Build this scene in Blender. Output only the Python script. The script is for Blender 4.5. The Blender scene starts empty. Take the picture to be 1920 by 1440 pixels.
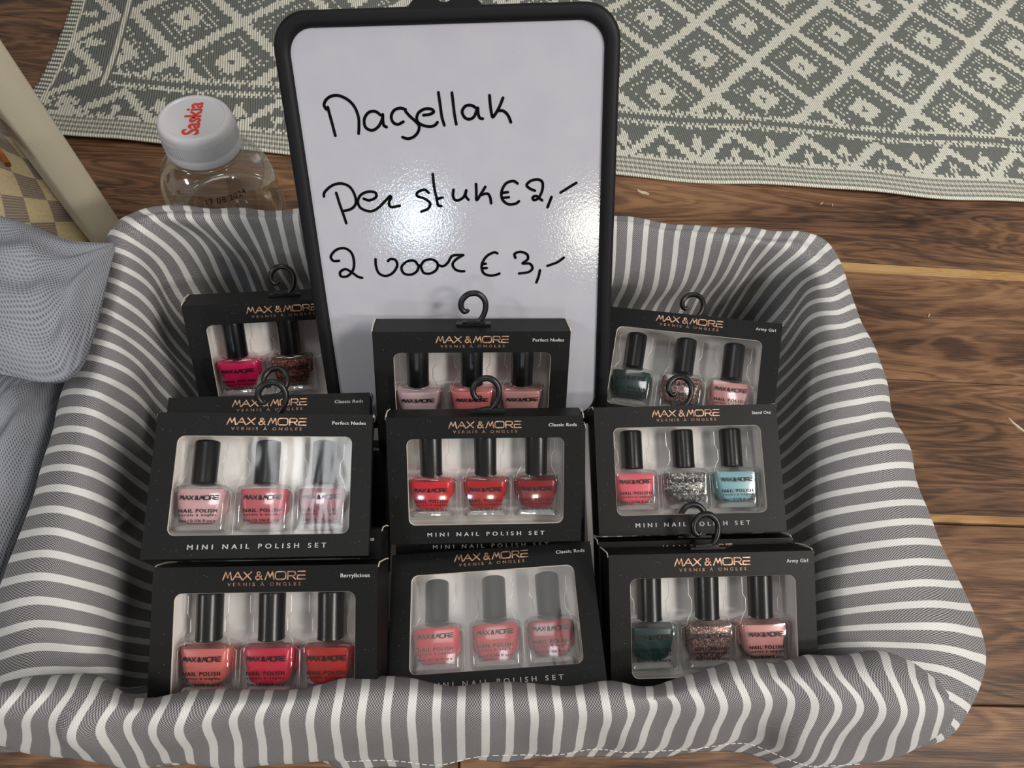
import bpy, math, random
import numpy as np
from mathutils import Matrix, Vector
random.seed(4); rng = np.random.default_rng(4)
S = bpy.context.scene
COL = S.collection
# ------------------------------------------------------------------ camera (real tabletop scale, metres)
CAM_H = .52; F = 1300.
R = np.array([[0.99714436, -0.0466932, -0.05935383], [0.01065985, 0.86510164, -0.50148332], [0.07476296, 0.49941856, 0.86312896]])
C0 = np.array([0, 0, CAM_H])
cd = bpy.data.cameras.new('camera'); cam = bpy.data.objects.new('camera', cd); COL.objects.link(cam)
cd.sensor_width = 36; cd.lens = 36 * F / 1920; cd.clip_start = .01
M4 = Matrix([list(R[i]) + [C0[i]] for i in range(3)] + [[0, 0, 0, 1]])
cam.matrix_world = M4; S.camera = cam

def at(x, y, z):
    """world point seen at photo pixel x,y at height z"""
    d = R @ np.array([x - 960, -(y - 720), -F]); return C0 + d * ((z - CAM_H) / d[2])

# ------------------------------------------------------------------ world, lights, exposure
W = bpy.data.worlds.new('world'); S.world = W; W.use_nodes = True
W.node_tree.nodes['Background'].inputs[0].default_value = (1.0, .97, .93, 1)
W.node_tree.nodes['Background'].inputs[1].default_value = .17
def area(name, loc, sx, sy, power, col=(1, 1, 1), aim=None):
    l = bpy.data.lights.new(name, 'AREA'); l.shape = 'RECTANGLE'; l.size = sx; l.size_y = sy; l.energy = power; l.color = col
    o = bpy.data.objects.new(name, l); COL.objects.link(o); o.location = loc
    if aim is not None:
        o.rotation_euler = (Vector(aim) - Vector(loc)).to_track_quat('-Z', 'Y').to_euler()
    o['kind'] = 'helper'
    return o
area('ceiling_light', (-.16, -.08, 2.5), .22, .42, 3.4, (.95, .98, 1))
area('ceiling_light', (-.45, .90, 2.5), .6, .6, 3.4, (1, .98, .95))
area('ceiling_light', (1.8, -.7, 2.5), .5, 1.2, 46, (1, .95, .88))
area('ceiling_light', (2.7, -1.9, 2.5), .9, .4, 58, (1, .96, .9))
area('ceiling_light', (-2.9, -.9, 2.5), .4, 1.0, 32, (1, .97, .93))
area('ceiling_light', (-1.10, -5.25, 2.45), .34, .34, 12, (.62, .8, 1), (0, .2, .2))
area('ceiling_light', (.46, -5.0, 2.4), .34, .34, 9, (1, .96, .78), (0, .2, .2))
V = S.view_settings
S.display_settings.display_device = 'sRGB'
V.view_transform = 'Standard'; V.look = 'None'; V.gamma = 1; V.use_curve_mapping = False
V.exposure = 0.38
S.cycles.max_bounces = 8; S.cycles.transparent_max_bounces = 16; S.cycles.transmission_bounces = 6
S.cycles.sample_clamp_indirect = 3; S.cycles.caustics_reflective = False; S.cycles.caustics_refractive = False

# ------------------------------------------------------------------ materials
def lin(c):
    return tuple((x / 255 / 12.92) if x / 255 <= .04045 else ((x / 255 + .055) / 1.055) ** 2.4 for x in c) + (1,)
class NT:
    def __init__(s, name):
        m = bpy.data.materials.new(name); m.use_nodes = True; s.m = m; s.t = m.node_tree; s.n = s.t.nodes
        s.p = s.n['Principled BSDF']; s.out = s.n['Material Output']
    def new(s, typ, **k):
        n = s.n.new(typ)
        for a, b in k.items(): setattr(n, a, b)
        return n
    def l(s, a, b): s.t.links.new(a, b)
    def put(s, sock, v):
        if hasattr(v, 'is_linked') or isinstance(v, bpy.types.NodeSocket): s.l(v, sock)
        else: sock.default_value = v
    def math(s, op, a, b=0., c=None, clamp=False):
        n = s.new('ShaderNodeMath', operation=op); n.use_clamp = clamp
        s.put(n.inputs[0], a); s.put(n.inputs[1], b)
        if c is not None: s.put(n.inputs[2], c)
        return n.outputs[0]
    def mix(s, f, a, b):
        n = s.new('ShaderNodeMix', data_type='RGBA'); s.put(n.inputs[0], f); s.put(n.inputs[6], a); s.put(n.inputs[7], b); return n.outputs[2]
    def ramp(s, f, stops):
        n = s.new('ShaderNodeValToRGB'); s.put(n.inputs[0], f); e = n.color_ramp.elements
        e[0].position, e[0].color = stops[0]; e[1].position, e[1].color = stops[-1]
        for p, c in stops[1:-1]:
            q = e.new(p); q.color = c
        return n.outputs[0]
    def noise(s, vec, scale, detail=3, rough=.5, dist=0):
        n = s.new('ShaderNodeTexNoise'); s.put(n.inputs['Vector'], vec); n.inputs['Scale'].default_value = scale
        n.inputs['Detail'].default_value = detail; n.inputs['Roughness'].default_value = rough; n.inputs['Distortion'].default_value = dist
        return n.outputs[0]
    def obj(s): return s.new('ShaderNodeTexCoord').outputs['Object']
    def uv(s): return s.new('ShaderNodeTexCoord').outputs['UV']
    def map(s, vec, sc=(1, 1, 1), loc=(0, 0, 0), rot=(0, 0, 0)):
        n = s.new('ShaderNodeMapping'); s.l(vec, n.inputs[0]); n.inputs['Scale'].default_value = sc; n.inputs['Location'].default_value = loc; n.inputs['Rotation'].default_value = rot
        return n.outputs[0]
    def bump(s, h, strength, dist=.001):
        n = s.new('ShaderNodeBump'); n.inputs['Strength'].default_value = strength; n.inputs['Distance'].default_value = dist
        s.l(h, n.inputs['Height']); s.l(n.outputs[0], s.p.inputs['Normal']); return n.outputs[0]
def plain(name, col, rough=.5, metal=0, spec=.5, coat=0):
    a = NT(name); a.p.inputs['Base Color'].default_value = lin(col); a.p.inputs['Roughness'].default_value = rough
    a.p.inputs['Metallic'].default_value = metal; a.p.inputs['Specular IOR Level'].default_value = spec; a.p.inputs['Coat Weight'].default_value = coat
    # faint surface grain so nothing is perfectly even
    h = a.noise(a.obj(), 900, 2); a.bump(h, .05, .0004)
    return a.m
def clear(name, tint=(1, 1, 1), refl=.05, rough=.05, edge=.6, bumpy=0, painted_glow=0):
    """thin clear plastic / glass: see-through with a fresnel sheen"""
    a = NT(name); a.n.remove(a.p)
    tr = a.new('ShaderNodeBsdfTransparent'); tr.inputs[0].default_value = tint + (1,)
    gl = a.new('ShaderNodeBsdfGlossy'); gl.inputs['Roughness'].default_value = rough; gl.inputs[0].default_value = (1, 1, 1, 1)
    lw = a.new('ShaderNodeLayerWeight'); lw.inputs[0].default_value = .25
    f = a.math('MULTIPLY_ADD', lw.outputs['Facing'], edge, refl); f = a.math('MINIMUM', f, .95)
    if bumpy:
        n = a.noise(a.map(a.obj(), (1, .35, 1)), 55, 2, .5, .6); b = a.new('ShaderNodeBump'); b.inputs['Strength'].default_value = bumpy; b.inputs['Distance'].default_value = .002
        a.l(n, b.inputs['Height']); a.l(b.outputs[0], gl.inputs['Normal'])
    if painted_glow:
        df = a.new('ShaderNodeBsdfDiffuse'); df.inputs[0].default_value = (.9, .9, .88, 1); hm_ = a.new('ShaderNodeMixShader'); hm_.inputs[0].default_value = painted_glow; a.l(tr.outputs[0], hm_.inputs[1]); a.l(df.outputs[0], hm_.inputs[2]); tr = hm_
    mx = a.new('ShaderNodeMixShader'); a.l(f, mx.inputs[0]); a.l(tr.outputs[0], mx.inputs[1]); a.l(gl.outputs[0], mx.inputs[2])
    a.l(mx.outputs[0], a.out.inputs[0]); return a.m

def wood_mat(name, pale=0.):
    a = NT(name); att = a.new('ShaderNodeObjectInfo').outputs['Random']
    off = a.new('ShaderNodeCombineXYZ'); a.l(a.math('MULTIPLY', att, 37.), off.inputs[0]); a.l(a.math('MULTIPLY', att, 11.), off.inputs[1])
    v = a.new('ShaderNodeVectorMath', operation='ADD'); a.l(a.obj(), v.inputs[0]); a.l(off.outputs[0], v.inputs[1]); v = v.outputs[0]
    big = a.noise(a.map(v, (2.2, 14, 1)), 1.6, 3, .55, 1.6)
    rings = a.math('SINE', a.math('MULTIPLY', big, 46.)); rings = a.math('MULTIPLY_ADD', rings, .5, .5)
    fib = a.noise(a.map(v, (14, 420, 1)), 2.2, 4, .65)
    tone = a.noise(a.map(v, (1.5, 9, 1)), 2., 4, .6, .5)
    t = a.math('ADD', a.math('MULTIPLY', tone, .70), a.math('ADD', a.math('MULTIPLY', rings, .12), a.math('MULTIPLY', fib, .36)))
    if pale:
        c = a.ramp(t, [(.35, lin((120, 84, 50))), (.6, lin((176, 136, 88))), (.8, lin((196, 160, 108)))])
    else:
        c = a.ramp(t, [(.40, lin((48, 35, 28))), (.52, lin((86, 62, 47))), (.63, lin((122, 89, 65))), (.78, lin((158, 120, 88)))])
    a.l(c, a.p.inputs['Base Color']); a.p.inputs['Roughness'].default_value = .42; a.p.inputs['Specular IOR Level'].default_value = .35
    a.bump(fib, .35, .0006); return a.m
WOOD = wood_mat('walnut_plank'); SAP = wood_mat('pale_sapwood', 1.); 
DARKGAP = plain('dark_joint', (18, 12, 10), .8)

def stripe_mat():
    a = NT('striped_cotton'); sep = a.new('ShaderNodeSeparateXYZ'); a.l(a.uv(), sep.inputs[0]); u, v = sep.outputs[0], sep.outputs[1]
    # the u coordinate counts stripes (10.3 mm each); v runs along the stripe in metres
    wob = a.math('MULTIPLY_ADD', a.noise(a.map(a.uv(), (40, 160, 1)), 1., 2), .04, -.02)
    fr = a.math('FRACT', a.math('ADD', u, wob)); 
    tri = a.math('ABSOLUTE', a.math('SUBTRACT', fr, .5))
    ss = a.new('ShaderNodeMapRange', interpolation_type='SMOOTHSTEP'); a.l(tri, ss.inputs[0]); ss.inputs[1].default_value = .15; ss.inputs[2].default_value = .19; ss.inputs[3].default_value = 1; ss.inputs[4].default_value = 0
    white = ss.outputs[0]
    tu = a.math('SINE', a.math('MULTIPLY', u, 2 * math.pi * 9)); tv = a.math('SINE', a.math('MULTIPLY', v, 2 * math.pi / .00125))
    th = a.math('MULTIPLY', tu, tv); th = a.math('MULTIPLY_ADD', th, 1.2, .5, clamp=True)
    slub = a.noise(a.map(a.uv(), (9, 900, 1)), 1., 3, .7)
    slub2 = a.noise(a.map(a.uv(), (60, 60, 1)), 1., 3, .6)
    mixf = a.math('ADD', a.math('MULTIPLY', th, .78), a.math('ADD', a.math('MULTIPLY', slub, .22), a.math('MULTIPLY', slub2, .10)), clamp=True)
    grey = a.mix(mixf, lin((30, 29, 33)), lin((172, 171, 172)))
    wh = a.mix(th, lin((205, 205, 204)), lin((232, 231, 228)))
    a.l(a.mix(white, grey, wh), a.p.inputs['Base Color']); a.p.inputs['Roughness'].default_value = .85; a.p.inputs['Specular IOR Level'].default_value = .15
    a.bump(a.math('ADD', th, white), .35, .0004); return a.m
STRIPE = stripe_mat()
SEAM = plain('white_sewing_thread', (225, 224, 220), .8)

def wicker_mat():
    a = NT('brown_wicker'); w = a.noise(a.map(a.obj(), (30, 30, 400)), 1., 2); a.l(a.ramp(w, [(.3, lin((60, 38, 22))), (.7, lin((120, 82, 50)))]), a.p.inputs['Base Color']); a.p.inputs['Roughness'].default_value = .7
    a.bump(w, .6, .002); return a.m
WICKER = wicker_mat()

def card_mat():
    a = NT('black_card'); o = a.obj()
    dust = a.noise(o, 1500, 1, .5); d = a.math('GREATER_THAN', dust, .76)
    g = a.noise(o, 14, 2); base = a.mix(a.math('MULTIPLY', g, .6), lin((8, 8, 9)), lin((18, 18, 19)))
    a.l(a.mix(a.math('MULTIPLY', d, .5), base, lin((150, 150, 150))), a.p.inputs['Base Color'])
    a.p.inputs['Roughness'].default_value = .5; a.p.inputs['Specular IOR Level'].default_value = .28
    a.bump(a.noise(o, 2500, 2), .12, .0003); return a.m
CARD = card_mat()
WHITECARD = plain('white_card', (244, 240, 236), .7)
CUTEDGE = plain('cut_card_edge', (216, 205, 190), .8)
def foil():
    a = NT('rose_gold_foil'); n = a.noise(a.obj(), 380, 2)
    a.l(a.ramp(n, [(.3, lin((150, 104, 78))), (.7, lin((238, 196, 162)))]), a.p.inputs['Base Color'])
    a.p.inputs['Metallic'].default_value = .55; a.p.inputs['Roughness'].default_value = .38; return a.m
FOIL = foil()
WHITEINK = plain('white_print', (226, 226, 226), .6)
BLACKINK = plain('black_print', (22, 18, 20), .5)
REDINK = plain('red_print', (214, 62, 40), .5)
MARKER = plain('black_marker', (6, 6, 8), .6, spec=.15)
FILM = clear('window_film', (.98, .98, .98), .022, .10, .22, .26)
BLISTER = clear('blister_edge', (.93, .93, .93), .28, .35, .4)
GLASS = clear('polish_glass', (.97, .97, .97), .035, .09, .75)
GLASSBASE = clear('thick_glass_base', (.96, .97, .96), .22, .12, .6, .9, painted_glow=.35)  # white mixed in to imitate light gathered in the glass base
PET = clear('clear_pet', (.93, .945, .92), .075, .08, .75, .12)
def cap_mat():
    a = NT('glossy_black_cap'); a.p.inputs['Base Color'].default_value = lin((7, 7, 9)); a.p.inputs['Roughness'].default_value = .28
    a.bump(a.noise(a.obj(), 500, 2), .06, .0004); return a.m
CAPM = cap_mat()
HOOKM = plain('black_plastic_hook', (20, 20, 21), .33)
FRAMEM = plain('black_plastic_frame', (18, 17, 21), .55, spec=.3)
def board_mat():
    a = NT('whiteboard_surface'); o = a.obj(); n = a.noise(o, 60, 3); sp = a.math('GREATER_THAN', a.noise(o, 420, 2), .78)
    c = a.mix(n, lin((186, 186, 196)), lin((198, 198, 205))); a.l(a.mix(a.math('MULTIPLY', sp, .35), c, lin((120, 118, 120))), a.p.inputs['Base Color'])
    a.p.inputs['Roughness'].default_value = .06; a.p.inputs['Specular IOR Level'].default_value = .5
    a.bump(a.noise(o, 850, 2, .6), .095, .0004); return a.m
BOARDM = board_mat()
def polish(name, col, glitter=None, sheer=0):
    a = NT(name); o = a.obj()
    if glitter:
        vo = a.new('ShaderNodeTexVoronoi'); vo.inputs['Scale'].default_value = glitter[1]; a.l(o, vo.inputs['Vector'])
        sp = a.new('ShaderNodeSeparateColor'); a.l(vo.outputs['Color'], sp.inputs[0])
        stops = [(0, lin(tuple(int(x * .35) for x in col))), (.45, lin(col)), (.8, lin(tuple(min(255, int(x * 1.35)) for x in col))), (1, lin(glitter[0]))]
        a.l(a.ramp(sp.outputs[0], stops), a.p.inputs['Base Color']); a.p.inputs['Metallic'].default_value = .5; a.p.inputs['Roughness'].default_value = .35
        n = a.new('ShaderNodeBump'); n.inputs['Strength'].default_value = .8; n.inputs['Distance'].default_value = .001; a.l(sp.outputs[1], n.inputs['Height']); a.l(n.outputs[0], a.p.inputs['Normal'])
    else:
        n = a.noise(o, 130, 3); dark = tuple(x * .82 for x in lin(col)[:3]) + (1,)
        a.l(a.mix(n, dark, lin(col)), a.p.inputs['Base Color']); a.p.inputs['Roughness'].default_value = .3
        a.p.inputs['Subsurface Weight'].default_value = 0
    return a.m
def knit():
    a = NT('grey_open_weave'); uv = a.uv()
    w = a.noise(uv, 2.2, 3, .5); sep = a.new('ShaderNodeSeparateXYZ'); a.l(uv, sep.inputs[0])
    uu = a.math('ADD', sep.outputs[0], a.math('MULTIPLY', w, .10)); vv = a.math('ADD', sep.outputs[1], a.math('MULTIPLY', w, .12))
    r1 = a.math('MULTIPLY_ADD', a.math('SINE', a.math('MULTIPLY', uu, 560.)), .5, .5); r2 = a.math('MULTIPLY_ADD', a.math('SINE', a.math('MULTIPLY', vv, 460.)), .5, .5)
    g = a.noise(uv, 240, 2, .6); patch = a.noise(uv, 5, 2)
    hole = a.math('MULTIPLY', a.math('POWER', r1, 1.4), a.math('POWER', r2, .9)); hole = a.math('MULTIPLY', hole, a.math('MULTIPLY_ADD', patch, 1.3, .15), clamp=True)
    h2 = a.math('MULTIPLY', hole, a.math('MULTIPLY_ADD', g, 1., .45), clamp=True)
    a.l(a.mix(h2, lin((152, 155, 163)), lin((70, 72, 78))), a.p.inputs['Base Color']); a.p.inputs['Roughness'].default_value = .9; a.p.inputs['Specular IOR Level'].default_value = .1
    a.bump(a.math('SUBTRACT', 1., h2), .5, .0012); return a.m
KNIT = knit()
def bagm():
    a = NT('beige_check_canvas'); sep = a.new('ShaderNodeSeparateXYZ'); a.l(a.uv(), sep.inputs[0])
    ck = a.new('ShaderNodeTexChecker'); a.l(a.uv(), ck.inputs[0]); ck.inputs['Scale'].default_value = 1.
    th = a.noise(a.map(a.uv(), (9, 22, 1)), 1.2, 2, .7); st = a.math('MULTIPLY_ADD', a.math('SINE', a.math('MULTIPLY', sep.outputs[1], 60.)), .35, .5)
    dark = a.mix(a.math('MULTIPLY', a.math('ADD', th, st), .6), lin((74, 62, 58)), lin((168, 152, 134)))
    lt = a.mix(a.noise(a.uv(), 9, 3), lin((178, 158, 116)), lin((214, 198, 158)))
    a.l(a.mix(ck.outputs[1], lt, dark), a.p.inputs['Base Color']); a.p.inputs['Roughness'].default_value = .5
    a.bump(a.noise(a.uv(), 8, 3), .4, .001); return a.m
BAGM = bagm()
LEATHER = plain('tan_leather', (142, 78, 34), .4)
POSTM = plain('cream_powder_coat', (196, 188, 166), .5)
POSTM.node_tree.nodes['Bump'].inputs['Strength'].default_value = .3
def rugm():
    a = NT('woven_polypropylene'); at_ = a.new('ShaderNodeAttribute', attribute_name='col'); 
    sep = a.new('ShaderNodeSeparateXYZ'); a.l(a.obj(), sep.inputs[0])
    s = a.math('ABSOLUTE', a.math('SINE', a.math('MULTIPLY', a.math('MULTIPLY_ADD', sep.outputs[1], .18, sep.outputs[0]), math.pi / .0026)))
    dk = a.math('POWER', s, .3)
    c = a.mix(dk, lin((96, 98, 92)), at_.outputs[0]); a.l(c, a.p.inputs['Base Color']); a.p.inputs['Roughness'].default_value = .55; a.p.inputs['Specular IOR Level'].default_value = .3
    a.bump(s, .7, .0012); return a.m
RUGM = rugm()
CAPWHITE = NT('translucent_white_plastic'); CAPWHITE.p.inputs['Base Color'].default_value = lin((206, 206, 210)); CAPWHITE.p.inputs['Roughness'].default_value = .35
CAPWHITE.p.inputs['Subsurface Weight'].default_value = .15; CAPWHITE.p.inputs['Subsurface Scale'].default_value = .004; CAPWHITE = CAPWHITE.m
SPLINTER = plain('pale_wood_splinter', (214, 196, 168), .8)

# ------------------------------------------------------------------ object helpers
def mesh(name, verts, faces, mats=None, uvs=None, smooth=False, fm=None):
    m = bpy.data.meshes.new(name); m.from_pydata([tuple(map(float, v)) for v in verts], [], [tuple(map(int, f)) for f in faces])
    for x in (mats if isinstance(mats, (list, tuple)) else [mats]): m.materials.append(x)
    if uvs is not None:
        ul = m.uv_layers.new(name='UVMap'); li = np.zeros(len(m.loops), dtype=np.int32); m.loops.foreach_get('vertex_index', li)
        ul.data.foreach_set('uv', np.asarray(uvs, dtype=np.float32)[li].ravel())
    if smooth: m.polygons.foreach_set('use_smooth', np.ones(len(m.polygons), dtype=bool))
    if fm is not None: m.polygons.foreach_set('material_index', np.asarray(fm, dtype=np.int32))
    m.update(); return m
def link(name, me, parent=None, label=None, cat=None, group=None, kind=None):
    o = bpy.data.objects.new(name, me); COL.objects.link(o)
    if parent is not None: o.parent = parent
    if label: o['label'] = label
    if cat: o['category'] = cat
    if group: o['group'] = group
    if kind: o['kind'] = kind
    return o
class MB:
    def __init__(s): s.v = []; s.f = []; s.m = []
    def add(s, v, f, mi=0):
        n = len(s.v); s.v += [tuple(map(float, p)) for p in v]; s.f += [tuple(int(i) + n for i in q) for q in f]; s.m += [mi] * len(f)
    def box(s, x0, x1, y0, y1, z0, z1, mi=0):
        v = [(x, y, z) for x in (x0, x1) for y in (y0, y1) for z in (z0, z1)]
        s.add(v, [(0, 1, 3, 2), (4, 6, 7, 5), (0, 4, 5, 1), (2, 3, 7, 6), (0, 2, 6, 4), (1, 5, 7, 3)], mi)
    def tube(s, pts, r, n=8, mi=0, caps=True):
        P = [Vector(p) for p in pts]; rs = r if isinstance(r, (list, tuple)) else [r] * len(P)
        ref = None; rings = []
        for i, p in enumerate(P):
            t = (P[min(i + 1, len(P) - 1)] - P[max(i - 1, 0)]).normalized()
            if ref is None:
                ref = t.orthogonal().normalized()
            ref = (ref - t * ref.dot(t)).normalized(); b = t.cross(ref)
            rings.append([p + rs[i] * (math.cos(2 * math.pi * k / n) * ref + math.sin(2 * math.pi * k / n) * b) for k in range(n)])
        v = [q for ring in rings for q in ring]; f = []
        for i in range(len(P) - 1):
            for k in range(n): f.append((i * n + k, i * n + (k + 1) % n, (i + 1) * n + (k + 1) % n, (i + 1) * n + k))
        if caps: f.append(tuple(range(n))[::-1]); f.append(tuple(range((len(P) - 1) * n, len(P) * n)))
        s.add(v, f, mi)
    def lathe(s, prof, n=48, mi=0, axis='z'):
        v = []; f = []
        for r, z in prof:
            for k in range(n):
                a = 2 * math.pi * k / n; v.append((r * math.cos(a), r * math.sin(a), z) if axis == 'z' else (r * math.cos(a), z, r * math.sin(a)))
        for i in range(len(prof) - 1):
            for k in range(n):
                q = (i * n + k, i * n + (k + 1) % n, (i + 1) * n + (k + 1) % n, (i + 1) * n + k); f.append(q if axis == 'z' else q[::-1])
        s.add(v, f, mi)
    def ribbon(s, pts, w, z=0., th=.00012, mi=0):
        """flat painted stroke in the xy plane with rounded ends"""
        P = np.array(pts, float)
        for i in range(len(P) - 1):
            d = P[i + 1] - P[i]; L = np.hypot(*d)
            if L < 1e-9: continue
            nrm = np.array([-d[1], d[0]]) / L * w / 2
            q = [P[i] - nrm, P[i + 1] - nrm, P[i + 1] + nrm, P[i] + nrm]; s.add([(a[0], a[1], z) for a in q], [(0, 1, 2, 3)], mi)
        for p in P:
            s.add([(p[0] + w / 2 * math.cos(k * math.pi / 4), p[1] + w / 2 * math.sin(k * math.pi / 4), z + 1e-6) for k in range(8)], [tuple(range(8))], mi)
    def me(s, name, mats, smooth=False): return mesh(name, s.v, s.f, mats, smooth=smooth, fm=s.m)
def catmull(P, n):
    """n samples per segment through the points P (k,d)"""
    P = np.array(P, float); Q = np.vstack([2 * P[0] - P[1], P, 2 * P[-1] - P[-2]]); out = []
    for i in range(1, len(Q) - 2):
        p0, p1, p2, p3 = Q[i - 1:i + 3]
        for t in np.arange(n) / n:
            out.append(.5 * (2 * p1 + (p2 - p0) * t + (2 * p0 - 5 * p1 + 4 * p2 - p3) * t * t + (3 * p1 - p0 - 3 * p2 + p3) * t ** 3))
    out.append(P[-1]); return np.array(out)
def sharp_edges(o, angle=35):
    me = o.data if hasattr(o, 'data') else o
    me.polygons.foreach_set('use_smooth', np.ones(len(me.polygons), dtype=bool)); me.set_sharp_from_angle(angle=math.radians(angle))

# ------------------------------------------------------------------ floor: walnut planks, each its own piece
floor_root = link('floor', None, kind='structure'); 
seams = [-.3588, -.2213, -.0838, .0537, .1893, .3267, .4642, .6040, .7600, .8975, 1.035, 1.1725, 1.31, 1.4475]
joints = {2: [.004, .95], 3: [-.62], 5: [-.30], 6: [-.75], 0: [.4], 1: [-.4], 8: [-.9], 4: [1.0]}
sub = MB(); sub.box(-1.6, 1.8, -.4, 1.5, -.02, -.004); link('subfloor', sub.me('subfloor', DARKGAP), floor_root)
for i in range(len(seams) - 1):
    xs = [-1.6] + joints.get(i, []) + [1.8]
    for a, b in zip(xs[:-1], xs[1:]):
        y0, y1 = seams[i] + .0004, seams[i + 1] - .0004; x0, x1 = a + .0004, b - .0004; c = .0009
        w, h = x1 - x0, y1 - y0; m = MB()
        v = []; 
        rows = [0, h]
        if i == 5: rows = [0, h - .0125, h]
        if i == 4: rows = [0, .0075, h]
        z0, z1 = -.008, 0.
        for y in rows: v += [(0, y, z1), (w, y, z1)]
        f = [(2 * k, 2 * k + 1, 2 * k + 3, 2 * k + 2) for k in range(len(rows) - 1)]
        fm = [0] * len(f)
        if i == 5: fm[1] = 1
        if i == 4: fm[0] = 1
        # pull the top in a little for the bevelled joint, then the bevel skirt
        v = [(min(max(x, c), w - c), min(max(y, c), h - c), z) for x, y, z in v]
        k = len(v); v += [(0, 0, -.0012), (w, 0, -.0012), (w, h, -.0012), (0, h, -.0012), (0, 0, z0), (w, 0, z0), (w, h, z0), (0, h, z0)]
        t = [0, 1, k - 1, k - 2]
        for q in range(4):
            f.append((k + q, k + (q + 1) % 4, t[(q + 1) % 4], t[q])); f.append((k + 4 + q, k + 4 + (q + 1) % 4, k + (q + 1) % 4, k + q)); fm += [0, 0]
        o = link('plank', mesh('plank', v, f, [WOOD, SAP], fm=fm), floor_root); o.location = (x0, y0, 0)

# ------------------------------------------------------------------ patterned outdoor rug
def build_rug():
    dx, dy = .0026, .0036; x0, x1, y0, y1 = -.478, .96, .562, 1.16
    nx, ny = int((x1 - x0) / dx), int((y1 - y0) / dy)
    X, Y = np.meshgrid(x0 + dx * np.arange(nx + 1), y0 + dy * np.arange(ny + 1))
    ed = np.clip((.64 - Y) / .08, 0, 1)
    wave = .0014 * np.sin(X * 21 + .6) + .0008 * np.sin(X * 47)
    Yw = Y + wave * np.clip((.70 - Y) / .12, 0, 1) * 1.2 + .0016 * np.sin(X * 9) + .0018 * np.sin(X * 24) * (Y > .6)
    Xw = X + .006 * np.sin(Y * 12) * np.clip((-.2 - X) / .2, 0, 1) - (Y - .56) * .04 * np.clip((-.1 - X) / .3, 0, 1)
    Z = .0035 + .0018 * np.sin(X * 13 + Y * 8) * np.sin(Y * 17 + 1) + .0015 * ed * (1 + np.sin(X * 21)) + .007 * np.clip((-.22 - X) / .15, 0, 1) * ed
    Z = np.maximum(Z, .0022)
    verts = np.stack([Xw, Yw, Z], -1).reshape(-1, 3)
    # per-thread colours: a thread is one column wide, staggered rows give the ragged woven edges
    cx = x0 + dx * (np.arange(nx) + .5); cy = y0 + dy * (np.arange(ny) + .5)
    U, Vv = np.meshgrid(cx, cy); ix = np.arange(nx)[None, :]
    Vs = Vv + np.where(ix % 2 == 0, .0018, -.0018) + rng.normal(0, .0011, (ny, nx))
    Us = U + .18 * 0
    light = np.array(lin((244, 243, 228))[:3]); dark = np.array(lin((124, 129, 123))[:3])
    # diamonds
    def diamonds(U, Vq):
        p = (U - .268) / .1225; q = (Vq - .703) / .145
        s = (p + q) % 1.0; t = (p - q) % 1.0
        d = np.maximum(np.abs(s - .5), np.abs(t - .5))
        m = d > .432
        ring = (np.abs(d - .315) < .022) & ((ix + (np.arange(ny)[:, None] // 1)) % 3 == 0)
        ring |= (np.abs(d - .235) < .016) & ((ix + np.arange(ny)[:, None]) % 4 == 0)
        cen = (d < .168) & ~(d < .036)
        sparse = False
        return m | ring | cen
    L = diamonds(Us, Vs)
    by = Vs - .562   # distance from the front edge
    lx = Us - x0     # distance from the left edge
    # front border
    zz = np.abs(((U - .198) / .0835 + .5) % 1 - .5) * 2        # 0 at the zigzag peak
    def zig(h, ph, lo, hi):
        c = hi - (hi - lo) * ph
        m = np.abs(h - c) < .0078
        m |= (h < lo + .0045)
        # little florets between the peaks and inside them
        m |= (np.abs(h - (lo + .017)) < .004) & (ph < .13)
        m |= (ph < .05) & (h < lo + .022) & (h > lo)
        m |= (np.abs(h - (hi - .016)) < .006) & (ph > .87)
        m |= (ph > .955) & (h > lo + .012) & (h < hi - .004)
        m |= (np.abs(h - (hi - .022)) < .003) & (ph > .8)
        return m
    fb = zig(by, zz, .031, .078)
    bands = (np.abs(by - .089) < .0028) | (np.abs(by - .106) < .003)
    inB = (by >= .028) & (by < .083); bandz = (by >= .083) & (by < .110)
    # left border
    zl = np.abs(((Vs - .766) / .1 + .5) % 1 - .5) * 2
    fl = zig(lx, zl, .012, .056)
    blx = (np.abs(lx - .064) < .0026)
    LB = (lx < .060) & (by > .030 + lx * .45); LBz = (lx >= .060) & (lx < .070) & (by > .083)
    L = np.where(inB & ~LB, fb, L); L = np.where(bandz & ~(lx < .060), bands, L)
    L = np.where(LB, fl, L); L = np.where(LBz, blx, L)
    # edge ribs
    rib = by < .028
    rr = (by % .0072) / .0072
    byr = Vv - .562; rib = byr < .0285; rowi = np.broadcast_to(np.arange(ny)[:, None], rib.shape)
    L = np.where(rib, ~((rowi % 2 == 1) & (rowi > 0)), L)
    le = (lx < .0125) & (by > .02); L = np.where(le, (((Vv / .0072) % 1) > .32), L)
    col = np.where(L[..., None], light, dark); col = np.where((rib & (Vv > .566))[..., None], col * .55 + np.where(ix % 2 == 0, 1., .55)[..., None] * light * .38, col); col = col * rng.uniform(.93, 1.04, (ny, nx, 1))
    i = np.arange(ny)[:, None] * (nx + 1) + np.arange(nx)[None, :]
    quads = np.stack([i, i + 1, i + nx + 2, i + nx + 1], -1).reshape(-1, 4)
    me = bpy.data.meshes.new('rug'); me.vertices.add(len(verts)); me.vertices.foreach_set('co', verts.ravel())
    me.loops.add(quads.size); me.loops.foreach_set('vertex_index', quads.ravel()); me.polygons.add(len(quads))
    me.polygons.foreach_set('loop_start', np.arange(0, quads.size, 4)); me.update(calc_edges=True)
    ca = me.color_attributes.new('col', 'FLOAT_COLOR', 'CORNER')
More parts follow.
